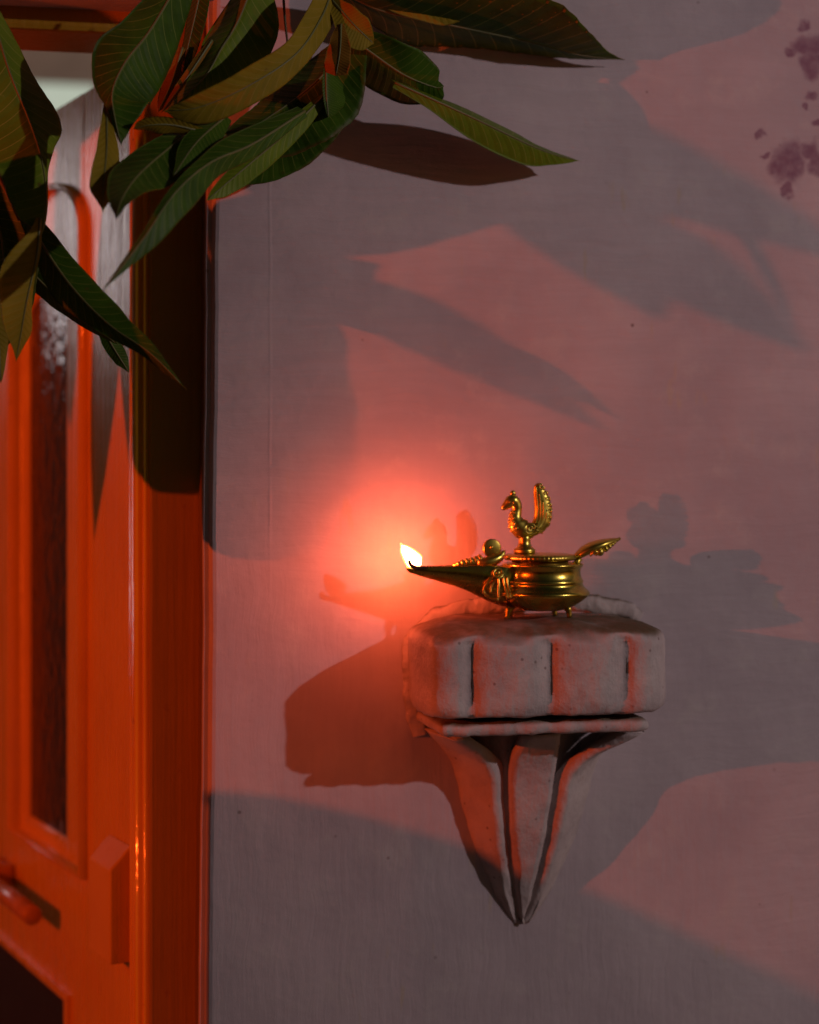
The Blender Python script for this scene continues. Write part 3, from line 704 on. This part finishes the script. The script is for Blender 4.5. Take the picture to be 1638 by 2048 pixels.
def peacock():
    bm = bmesh.new()
    # pedestal
    c = lp(1049, 0, 0)
    lathe(bm, [(r * K, (1236 - v) * K) for r, v in ((20, 1108.2), (22, 1105), (22, 1100), (20.5, 1097.5), (15.5, 1094), (12.5, 1088), (12, 1080), (13, 1074), (8, 1066))], 28, (c.x, 0, 0))
    # breast, neck and head as one loft
    path = spline([lp(1066, 1054), lp(1056, 1061), lp(1044, 1058), lp(1034, 1047), lp(1031, 1034), lp(1034, 1020), lp(1032, 1008), lp(1024, 1002), lp(1014, 1010), lp(1004, 1018)], 54)
    rad = [(0, 12), (0.10, 18), (0.22, 21.5), (0.33, 18.5), (0.44, 13.0), (0.55, 10.0), (0.66, 11.0), (0.75, 13.5), (0.83, 12), (0.90, 9.0), (0.96, 6.5), (1, 3.5)]
    tube(bm, path, [lerp_tab(rad, i / 54) * K for i in range(55)], 20, flat=0.85, flat_axis=Vector((0, 1, 0)))
    b = link('peacock', bm, M_BRASS2, lampo, True)
    bm = bmesh.new(); ball(bm, lp(1026, 987), 5.5 * K, 1.1, 0.8, 1.2); ball(bm, lp(1027, 993), 4.5 * K); link('crest', bm, M_BRASS2, b, True)
    bm = bmesh.new(); ball(bm, lp(1018, 1004, -8), 3.1 * K, 1, .7, 1); ball(bm, lp(1018, 1004, 8), 3.1 * K, 1, .7, 1); link('eye', bm, M_BRASS2, b, True)
    bm = bmesh.new()
    for s in (-1, 1):
        ring = [lp(1057 + rr * math.cos(a) * 1.1, 1056 + rr * math.sin(a), s * (15 + 2 * (1 - rr / 13))) for a, rr in [(2 * math.pi * k / 12, 13 - 0.42 * k) for k in range(26)]]
        tube(bm, ring, 1.9 * K, 8)
        for i in range(4):
            tube(bm, spline([lp(1066 + 2 * i, 1052 + 4 * i, s * 14), lp(1076 + 2 * i, 1056 + 3 * i, s * 9), lp(1086 - i, 1052 + 5 * i, s * 5)], 6), 1.6 * K, 6)
    link('wing', bm, M_BRASS2, b, True)
    bm = bmesh.new()
    for i in range(7):
        for j in range(-2, 3):
            a = R(32 * j + (16 if i % 2 else 0)); t = 0.30 + i * 0.035
            p = path[int(t * 54)]; T = (path[int(t * 54) + 1] - p).normalized(); N = Vector((0, 1, 0)); B = T.cross(N)
            r = lerp_tab(rad, t) * K * 0.96
            ball(bm, p + (B * math.cos(a) * (1 if (p + B * .001).x < p.x else -1) + N * math.sin(a) * 0.85) * r, 2.5 * K, 1, 1, 1.2, 8)
    link('breast_feather', bm, M_BRASS2, b, True)
    # raised tail
    bm = bmesh.new()
    inner = spline([lp(1054, 1056), lp(1063, 1046), lp(1067.5, 1034), lp(1068.5, 1015), lp(1067.5, 998), lp(1067, 982), lp(1069, 971), lp(1074.5, 966)], 36)
    outer = spline([lp(1060, 1074), lp(1078, 1068), lp(1093, 1057), lp(1101, 1043), lp(1103, 1026), lp(1101, 1006), lp(1094, 988), lp(1083, 973), lp(1076, 967)], 36)
    rings = []
    for i, (a, b_) in enumerate(zip(inner, outer)):
        t = i / 36; th = lerp_tab([(0, 13), (0.25, 9), (0.6, 6.0), (0.95, 4.0), (1, 2.5)], t) * K
        sc = (1.0 + 0.055 * abs(math.sin(t * math.pi * 8)))
        o_ = a + (b_ - a) * sc
        ring = []
        for k in range(16):
            an = 2 * math.pi * k / 16; x = 0.5 - 0.5 * math.cos(an)
            ring.append(a.lerp(o_, x) + Vector((0, math.sin(an) * th, 0)))
        rings.append(ring)
    ring_loft(bm, rings)
    tail = link('tail', bm, M_BRASS2, b, True)
    bm = bmesh.new()
    for s in (-1, 1):
        for j in range(4):          # long barbs
            x = 0.16 + j * 0.17; e = 26 - j * 4
            tube(bm, [inner[i].lerp(outer[i], x) + Vector((0, s * lerp_tab([(0, 12), (0.25, 8.5), (0.6, 5.8), (1, 3)], i / 36) * K * (0.95 if 0.15 < x < 0.85 else 0.7), 0)) for i in range(6, e + 6, 2)], 1.5 * K, 6)
        for i, rr in ((33, 3.4), (30, 3.8), (27, 4.2), (24, 4.5), (21, 4.6), (18, 4.4), (15, 4.2), (12, 3.8)):
            cc = inner[i].lerp(outer[i], 0.84) + Vector((0, s * 5.2 * K, 0))      # curled tips
            tube(bm, [cc + Vector((math.cos(a) * q * K, 0, math.sin(a) * q * K)) for a, q in [(-0.8 + k * 0.5, rr * (1.15 - k * 0.055)) for k in range(14)]], 1.35 * K, 6)
    link('tail_feather', bm, M_BRASS2, tail, True)
peacock()
def wick():
    bm = bmesh.new()
    tube(bm, spline([lp(819, 1117, -15), lp(822, 1126, -15), lp(832, 1132, -13), lp(854, 1133, -8), (lp(890, 1134, 0))], 16), [2.6 * K] + [3.8 * K] * 4 + [4.2 * K] * 12, 10)
    link('wick', bm, M_WICK, lampo, True)
    t = NT('flame_glow'); t.out((0, 0, 0), 1.0, Emission_Color=(1.0, 0.115, 0.042), Emission_Strength=345.0)
    bm = bmesh.new()
    path = spline([lp(843, 1130, 1), lp(837, 1125, 1), lp(830, 1117, 1), lp(822, 1107, 1), lp(814, 1097, 1), lp(809, 1089.5, 1)], 24)
    rad = [(0, 3), (0.10, 10.5), (0.25, 14.5), (0.42, 14.5), (0.6, 11.5), (0.8, 7), (0.93, 3.4), (1, 0.7)]
    tube(bm, path, [lerp_tab(rad, i / 24) * K for i in range(25)], 18, flat=0.8, flat_axis=Vector((0, 1, 0)))
    fl = link('flame', bm, t.m, lampo, True)
    # thin yellow mantle round the bright core
    te = NT('flame_mantle'); em = te.n.new('ShaderNodeEmission'); em.inputs[0].default_value = (1.0, 0.42, 0.08, 1); em.inputs[1].default_value = 0.9
    tr = te.n.new('ShaderNodeBsdfTransparent'); ad = te.n.new('ShaderNodeAddShader'); te.l.new(em.outputs[0], ad.inputs[0]); te.l.new(tr.outputs[0], ad.inputs[1])
    te.l.new(ad.outputs[0], te.n['Material Output'].inputs['Surface'])
    for gr in (2.0, 4.0):
        bm = bmesh.new()
        p2 = [path[0]] + path[1:-1] + [path[-1] + (path[-1] - path[-2]).normalized() * gr * 1.6 * K]
        tube(bm, p2, [(lerp_tab(rad, i / 24) + gr * min(1, i / 5) * (1 if i < 23 else 0.3)) * K for i in range(25)], 18, flat=0.8, flat_axis=Vector((0, 1, 0)))
        link('flame_mantle', bm, te.m, fl, True)
wick()

# ------------------------------------------------------------------ mango leaves
def sm_tab(tab, x):          # smooth curve through the (t, width) pairs
    tab = list(tab)
    if tab[0][0] > 0: tab = [(0, tab[0][1] * 0.45)] + tab
    if tab[-1][0] < 1: tab = tab + [(1, 1)]
    n = len(tab)
    def slope(i):
        j, k = max(0, i - 1), min(n - 1, i + 1); return (tab[k][1] - tab[j][1]) / (tab[k][0] - tab[j][0])
    for i in range(n - 1):
        (a, b), (c, d) = tab[i], tab[i + 1]
        if x <= c:
            h = c - a; t = (x - a) / h; m0, m1 = slope(i) * h, slope(i + 1) * h
            return max(0.6, (2 * t ** 3 - 3 * t * t + 1) * b + (t ** 3 - 2 * t * t + t) * m0 + (3 * t * t - 2 * t ** 3) * d + (t ** 3 - t * t) * m1)
    return tab[-1][1]
def leaf(parent, pts, hw, roll=(0, 0), fold=0.25, wave=0.0, mats=(None, None), flip=False, seed=0, width=None, label=None, curl=0.0, P=None, eye=None, scale=None, cw=None, ccw=None, fold2=None):
    P = P or [at(u, v, -q) for u, v, q in pts]; eye = eye or CAM
    N, Mx = 56, 8
    sp = spline(P, N); hwm = hw * (scale or mpp(-sum(p[2] for p in pts) / len(pts)))
    O = sp[0].copy()
    wtab = width or [(0, 0.05), (0.05, 0.26), (0.14, 0.60), (0.28, 0.90), (0.42, 1.0), (0.56, 0.97), (0.70, 0.80), (0.82, 0.55), (0.91, 0.28), (0.96, 0.12), (1, 0.015)]
    top, bot, uvs = [], [], []
    pm = scale or 1.06 * mpp(-sum(p[2] for p in pts) / len(pts))
    def end(t): return min(1.0, (1 - t) / 0.06 + 0.04) ** 0.8
    for i, p in enumerate(sp):
        t = i / N
        T = (sp[min(i + 1, N)] - sp[max(i - 1, 0)]).normalized()
        V = (eye - p).normalized(); S0 = T.cross(V).normalized(); N0 = S0.cross(T).normalized()
        a = R(roll[0] + (roll[1] - roll[0]) * t)
        S = S0 * math.cos(a) + N0 * math.sin(a); Nn = S.cross(T).normalized()
        if flip: Nn = -Nn
        wd0 = hwm * lerp_tab(wtab, t); rt, rb = [], []
        W2 = (sm_tab(cw, t) * pm * end(t), sm_tab(ccw, t) * pm * end(t)) if cw else None
        for k in range(2 * Mx + 1):
            s = k / Mx - 1.0
            wd = wd0 if not W2 else (W2[0] if s > 0 else W2[1])
            fo_ = fold if (s > 0 or fold2 is None) else fold2
            wob = 1 + 0.07 * noise.noise((seed + t * 7, math.copysign(3, s), 1.3))
            off = -fo_ * (abs(s) ** 1.25) * wd + curl * wd * s * s * math.sin(t * 4)
            off += wave * wd * abs(s) ** 2 * math.sin(t * 15 + seed + (1.7 if s > 0 else 0)) 
            off += 0.22 * wd * abs(s) ** 1.5 * noise.noise((seed * 3.1 + t * 3.2, 2.0 if s > 0 else 9.0, 0.5))
            off += 0.012 * wd * abs(s) * math.cos(2 * math.pi * (t * 19 - abs(s) * 2.3))      # pillowing between veins
            x = p + S * s * wd * wob + Nn * off
            rt.append(x - O); rb.append(x - Nn * 0.00035 - O)
        top.append(rt); bot.append(rb)
    bm = bmesh.new(); uvl = bm.loops.layers.uv.new('UVMap')
    vt = [[bm.verts.new(x) for x in r] for r in top]; vb = [[bm.verts.new(x) for x in r] for r in bot]
    def face(vs, coords, mi):
        f = bm.faces.new(vs); f.material_index = mi; f.smooth = True
        for lo, c in zip(f.loops, coords): lo[uvl].uv = c
    n2 = 2 * Mx
    for i in range(N):
        for k in range(n2):
            cs = [(i / N, k / n2), (i / N, (k + 1) / n2), ((i + 1) / N, (k + 1) / n2), ((i + 1) / N, k / n2)]
            a = [vt[i][k], vt[i][k + 1], vt[i + 1][k + 1], vt[i + 1][k]]; b = [vb[i][k], vb[i][k + 1], vb[i + 1][k + 1], vb[i + 1][k]]
            face(a, cs, 0); face(b[::-1], cs[::-1], 1)
        for k in (0, n2):
            cs = [(i / N, k / n2)] * 4; face([vt[i][k], vt[i + 1][k], vb[i + 1][k], vb[i][k]], cs, 1)
    o = link('leaf', bm, [mats[0] or M_TOP, mats[1] or M_UND], parent, 'keep', O - parent.location)
    if label: o['label'] = label
    bm = bmesh.new(); rp = [0.0009 * (1 - 0.7 * i / N) for i in range(N)]
    tube(bm, [sp[i] - O - (0 * UP) for i in range(0, N, 2)], rp[::2], 8)
    link('midrib', bm, M_RIB, o, True)
    return o
def stalk(parent, pts, r0, r1):
    sp = spline([at(u, v, -q) for u, v, q in pts], 20); bm = bmesh.new()
    tube(bm, [p - parent.location for p in sp], [r0 + (r1 - r0) * i / 20 for i in range(21)], 10)
    return link('stalk', bm, M_STEM, parent, True)

GR = 'mango leaf sprigs hung over the doorway'
cb = empty('mango_sprig', at(660, -60, -0.05), 0, 'large sprig of mango leaves hanging at the corner between door and wall', 'leaf sprig', GR)
stalk(cb, [(640, -160, .05), (655, -40, .05), (672, 40, .055), (684, 110, .055)], 0.0024, 0.0014)
stalk(cb, [(560, -120, .05), (566, -20, .045), (570, 40, .04), (576, 95, .035)], 0.0011, 0.0008)
U = (M_UND, M_TOP)
# over the wall
leaf(cb, [(640, -40, .050), (760, 20, .045), (900, 50, .038), (1050, 82, .029), (1160, 110, .021), (1250, 120, .013)], 1, (-58, -64), 0.15, 0.05, seed=1, fold2=0.15,
     cw=[(.2, 66), (.4, 128), (.6, 104), (.8, 42), (.92, 12)], ccw=[(.2, 66), (.4, 122), (.6, 136), (.75, 84), (.9, 22)])
leaf(cb, [(690, -40, .055), (840, 4, .05), (920, 6, .047), (1000, -30, .045)], 1, (10, 10), 0.4, 0.05, U, seed=2, fold2=0.2, cw=[(.3, 32), (.6, 34), (.85, 18)], ccw=[(.3, 30), (.6, 30), (.85, 15)])
leaf(cb, [(676, 55, .070), (737, 101, .066), (807, 149, .060), (868, 174, .054), (888, 172, .054)], 1, (-6, -12), 0.55, 0.05, (M_TOP, M_OLD), seed=3, fold2=-0.1,
     cw=[(.12, 28), (.33, 58), (.6, 54), (.82, 34), (.93, 16)], ccw=[(.12, 22), (.33, 50), (.6, 50), (.82, 22), (.93, 10)])
leaf(cb, [(790, 165, .076), (880, 205, .068), (960, 242, .058), (1060, 290, .044), (1112, 310, .034), (1160, 322, .026)], 1, (4, 0), 0.15, 0.03, (M_TOPY, M_TOP), seed=4, fold2=6.0,
     cw=[(.2, 22), (.4, 38), (.6, 40), (.8, 21), (.92, 8)], ccw=[(.2, 10), (.5, 13), (.8, 7)])
# big pale curved leaf across the middle, its end rolled over
leaf(cb, [(668, -30, .070), (642, 36, .085), (592, 108, .105), (500, 170, .118), (400, 214, .120), (326, 222, .115)], 1, (10, 0), -0.35, 0.05, U, seed=5, fold2=0.25,
     cw=[(.15, 30), (.4, 29), (.6, 31), (.8, 24), (.95, 8)], ccw=[(.15, 24), (.35, 26), (.6, 34), (.8, 30), (.95, 13)])
leaf(cb, [(452, 272, .105), (400, 262, .115), (345, 250, .122), (300, 250, .125), (266, 258, .122)], 1, (0, 20), -0.5, 0.08, U, seed=18, fold2=0.6, cw=[(.3, 8), (.6, 16), (.88, 13)], ccw=[(.3, 12), (.6, 20), (.88, 10)])
leaf(cb, [(512, -50, .05), (476, 42, .062), (442, 98, .072), (414, 148, .080), (372, 190, .085), (330, 226, .088)], 1, (6, 0), 1.3, 0.05, (M_TOPY, M_UND), seed=6, fold2=0.1,
     cw=[(.2, 34), (.5, 24), (.75, 14)], ccw=[(.15, 78), (.3, 84), (.45, 64), (.56, 34), (.7, 22), (.88, 9)])
leaf(cb, [(424, 80, .066), (372, 158, .072), (322, 226, .075)], 1, (0, 0), 0.4, 0.05, (M_OLD, M_OLD), seed=19, cw=[(.3, 9), (.7, 8)], ccw=[(.3, 10), (.7, 9)])
leaf(cb, [(408, -50, .04), (386, 50, .046), (357, 172, .055)], 1, (-45, -45), 0.3, 0.05, (M_TOP, M_TOP), seed=7, cw=[(.3, 22), (.7, 18)], ccw=[(.3, 22), (.7, 20)])
leaf(cb, [(372, -60, .06), (302, 58, .090), (253, 121, .105), (225, 182, .115), (230, 238, .120), (243, 292, .12)], 1, (18, 8), 0.9, 0.05, seed=8, fold2=0.05,
     cw=[(.2, 42), (.36, 50), (.5, 36), (.7, 10), (.85, 5)], ccw=[(.2, 70), (.36, 78), (.55, 74), (.72, 62), (.86, 32), (.95, 10)])
leaf(cb, [(219, 150, .09), (214, 232, .115), (213, 300, .135), (207, 372, .148), (206, 426, .15)], 1, (0, 8), -0.35, 0.06, (M_UND, M_OLD), seed=9, fold2=0.4,
     cw=[(.25, 9), (.5, 18), (.78, 25), (.9, 10), (.95, 4)], ccw=[(.25, 9), (.5, 24), (.72, 25), (.88, 12), (.95, 4)])
leaf(cb, [(420, 235, .09), (338, 296, .125), (275, 352, .16), (243, 400, .185), (232, 440, .195)], 1, (-14, -6), 0.6, 0.07, (M_TOP, M_UND), seed=10, fold2=-0.2,
     cw=[(.2, 30), (.45, 46), (.65, 30), (.82, 13), (.92, 5)], ccw=[(.2, 52), (.45, 54), (.65, 28), (.82, 12), (.92, 5)])
leaf(cb, [(452, 232, .10), (392, 286, .13), (345, 355, .15)], 1, (-20, 0), 0.5, 0.05, seed=20, fold2=0.1, cw=[(.3, 26), (.6, 22), (.85, 8)], ccw=[(.3, 30), (.6, 26), (.85, 9)])
leaf(cb, [(610, 222, .09), (505, 288, .12), (421, 325, .145), (350, 386, .168), (285, 480, .185), (203, 584, .20)], 1, (14, 16), 1.2, 0.03, seed=11, fold2=0.15,
     cw=[(.2, 26), (.4, 14), (.6, 9), (.85, 5)], ccw=[(.2, 26), (.38, 34), (.54, 42), (.7, 36), (.84, 19), (.93, 7)])
leaf(cb, [(650, 190, .07), (572, 266, .09), (504, 324, .11), (452, 368, .122), (412, 402, .128)], 1, (4, 0), 0.5, 0.04, (M_TOPY, M_UND), seed=12, fold2=0.05,
     cw=[(.2, 14), (.5, 17), (.8, 12)], ccw=[(.2, 24), (.5, 27), (.8, 18), (.92, 7)])
leaf(cb, [(705, 80, .055), (628, 168, .058), (532, 238, .062), (420, 306, .068)], 1, (-42, -38), 0.25, 0.05, (M_TOP, M_TOP), seed=13, cw=[(.2, 56), (.5, 62), (.8, 36)], ccw=[(.2, 80), (.5, 104), (.8, 56)])
leaf(cb, [(705, 85, .025), (650, 190, .024), (575, 285, .024), (470, 372, .028)], 1, (-30, -30), 0.2, 0.04, (M_TOP, M_TOP), seed=27, cw=[(.2, 40), (.5, 60), (.8, 40)], ccw=[(.2, 44), (.5, 66), (.8, 44)])
leaf(cb, [(652, 132, .075), (653, 190, .08), (657, 236, .08)], 1, (0, 0), -0.3, 0.05, (M_TOP, M_TOP), seed=14, fold2=1.4, cw=[(.3, 7), (.7, 5)], ccw=[(.2, 36), (.6, 36), (.88, 16)])
leaf(cb, [(682, 48, .085), (680, 100, .092), (672, 152, .092)], 1, (8, -8), 0.35, 0.14, (M_OLD, M_OLD), seed=15, fold2=-0.2, cw=[(.2, 16), (.5, 24), (.9, 24), (.99, 14)], ccw=[(.2, 12), (.5, 20), (.9, 22), (.99, 12)],
     label='withered orange leaf curled at the sprig stalk')
leaf(cb, [(664, 0, .075), (706, 48, .085), (748, 88, .08)], 1, (5, 10), -0.25, 0.08, (M_UND, M_OLD), seed=16, cw=[(.25, 22), (.6, 34), (.88, 26)], ccw=[(.25, 20), (.6, 26), (.88, 12)])
leaf(cb, [(365, 95, .055), (342, 168, .062), (316, 224, .068)], 1, (0, 0), 0.3, 0.05, (M_OLD, M_OLD), seed=17, cw=[(.4, 17), (.75, 12)], ccw=[(.4, 16), (.75, 13)])

lb = empty('mango_sprig', at(-40, -60, -0.08), 0, 'smaller sprig of mango leaves hanging in front of the open door', 'leaf sprig', GR)
stalk(lb, [(-60, -160, .045), (-50, -40, .05), (-40, 100, .055), (-20, 300, .06), (40, 440, .065)], 0.0022, 0.0014)
leaf(lb, [(-24, 0, .05), (17, 138, .062), (58, 240, .070), (84, 322, .082), (92, 400, .092), (84, 470, .098)], 1, (24, 16), 0.05, 0.05, (M_TOPY, M_UND), seed=21, fold2=0.5,
     cw=[(.1, 60), (.4, 92), (.6, 82), (.8, 66), (.93, 46), (.99, 20)], ccw=[(.1, 40), (.25, 58), (.42, 66), (.52, 34), (.66, 8), (.95, 4)])
leaf(lb, [(80, 436, .100), (73, 513, .104), (54, 598, .104), (42, 666, .100), (32, 724, .096)], 1, (22, 16), -0.1, 0.07, U, seed=22, fold2=0.5,
     cw=[(.08, 16), (.32, 56), (.55, 52), (.75, 30), (.88, 11), (.95, 4)], ccw=[(.15, 9), (.35, 7), (.55, 15), (.74, 22), (.86, 11), (.95, 4)])
leaf(lb, [(44, 420, .070), (110, 528, .090), (165, 598, .105), (226, 655, .120), (300, 706, .132), (374, 780, .138)], 1, (10, 4), 0.6, 0.05, (M_TOP, M_UND), seed=23, fold2=0.1,
     cw=[(.12, 22), (.3, 36), (.5, 24), (.7, 14), (.87, 9), (.95, 3)], ccw=[(.12, 30), (.35, 38), (.55, 36), (.75, 20), (.88, 8), (.95, 3)])
leaf(lb, [(20, 500, .050), (100, 580, .055), (180, 645, .058), (236, 690, .058)], 1, (-40, -40), 0.3, 0.04, (M_TOP, M_TOP), seed=28, cw=[(.3, 34), (.6, 28), (.85, 12)], ccw=[(.3, 30), (.6, 24), (.85, 12)])
leaf(lb, [(196, 640, .050), (226, 694, .050), (259, 746, .048)], 1, (5, -5), 0.3, 0.08, (M_TOP, M_UND), seed=24, cw=[(.4, 15), (.75, 12), (.9, 5)], ccw=[(.4, 16), (.75, 14), (.9, 6)])
leaf(lb, [(-40, 350, .040), (2, 470, .045), (8, 600, .045), (-8, 720, .045)], 1, (-40, -40), 0.2, 0.05, (M_TOP, M_TOP), seed=25, cw=[(.3, 70), (.7, 60)], ccw=[(.3, 66), (.6, 60), (.85, 30)])
leaf(lb, [(-26, 560, .068), (-4, 670, .070), (2, 768, .070)], 1, (0, 0), 0.3, 0.06, U, seed=26, cw=[(.4, 24), (.8, 10)], ccw=[(.4, 20), (.8, 9)])

# the garland goes on to the left, across the open doorway (its shadows reach the wall)
BLUNT = [(0, 0.1), (0.1, 0.5), (0.3, 0.9), (0.5, 1.0), (0.75, 0.98), (0.88, 0.85), (0.95, 0.62), (1, 0.2)]
def shade_leaf(pts, hw, tau, seed, plane='wall', mats=(None, None), tau2=None, width=None):
    q = []
    n = len(pts)
    for i, (u, v) in enumerate(pts):
        if plane == 'wall': p = at(u, v, 0)
        elif plane == 'jamb': p = at(u, v, FY)
        else:
            s_, z_ = dpix(u, v); p = hinge + ddir * s_ + UP * z_
        tt = tau + ((tau2 if tau2 is not None else tau) - tau) * i / (n - 1)
        q.append(p + (BPOS - p) * tt)
    return leaf(gb2, [(0, 0, 0.1)], hw, (0, 0), 0.25, 0.04, mats, seed=seed, width=width, P=q, eye=BPOS, scale=(1 - tau) * mpp(0))
gb2 = empty('mango_sprig', Vector((-0.75, -0.12, HEAD + 0.08)), 0, 'long sprig of mango leaves hung across the open half of the doorway', 'leaf sprig', GR)
shade_leaf([(-160, 60), (-20, 50), (120, 52), (270, 70)], 60, 0.30, 42, 'jamb')
shade_leaf([(680, 300), (1080, 270), (1400, 390), (1740, 535)], 60, 0.44, 31)
shade_leaf([(880, 290), (1100, 390), (1235, 510), (1325, 642)], 62, 0.40, 32)
shade_leaf([(1080, 370), (1300, 485), (1450, 596), (1620, 707)], 42, 0.43, 33)
shade_leaf([(470, 350), (660, 360), (860, 350), (1060, 300)], 62, 0.30, 44)
shade_leaf([(560, 555), (760, 612), (960, 715), (1216, 864)], 42, 0.34, 34)
shade_leaf([(400, 420), (640, 440), (860, 430), (1060, 430)], 75, 0.27, 43)
shade_leaf([(520, 420), (490, 700), (480, 900), (505, 1120)], 96, 0.22, 35, width=BLUNT)
shade_leaf([(380, 430), (560, 480), (660, 540), (760, 530)], 90, 0.25, 36)
shade_leaf([(250, 100), (225, 500), (205, 800), (188, 1080)], 95, 0.30, 37, 'door')
shade_leaf([(235, 50), (235, 300), (250, 600), (262, 960)], 80, 0.33, 41, 'door')
shade_leaf([(150, 100), (128, 450), (122, 660), (128, 856)], 120, 0.36, 38, 'door')
shade_leaf([(370, 250), (352, 500), (345, 750), (352, 988)], 92, 0.26, 39, 'jamb', width=BLUNT)
shade_leaf([(300, 60), (215, 130), (140, 210), (70, 300)], 120, 0.34, 45, 'door')
shade_leaf([(290, 200), (280, 500), (278, 750), (285, 960)], 60, 0.30, 40, 'jamb')
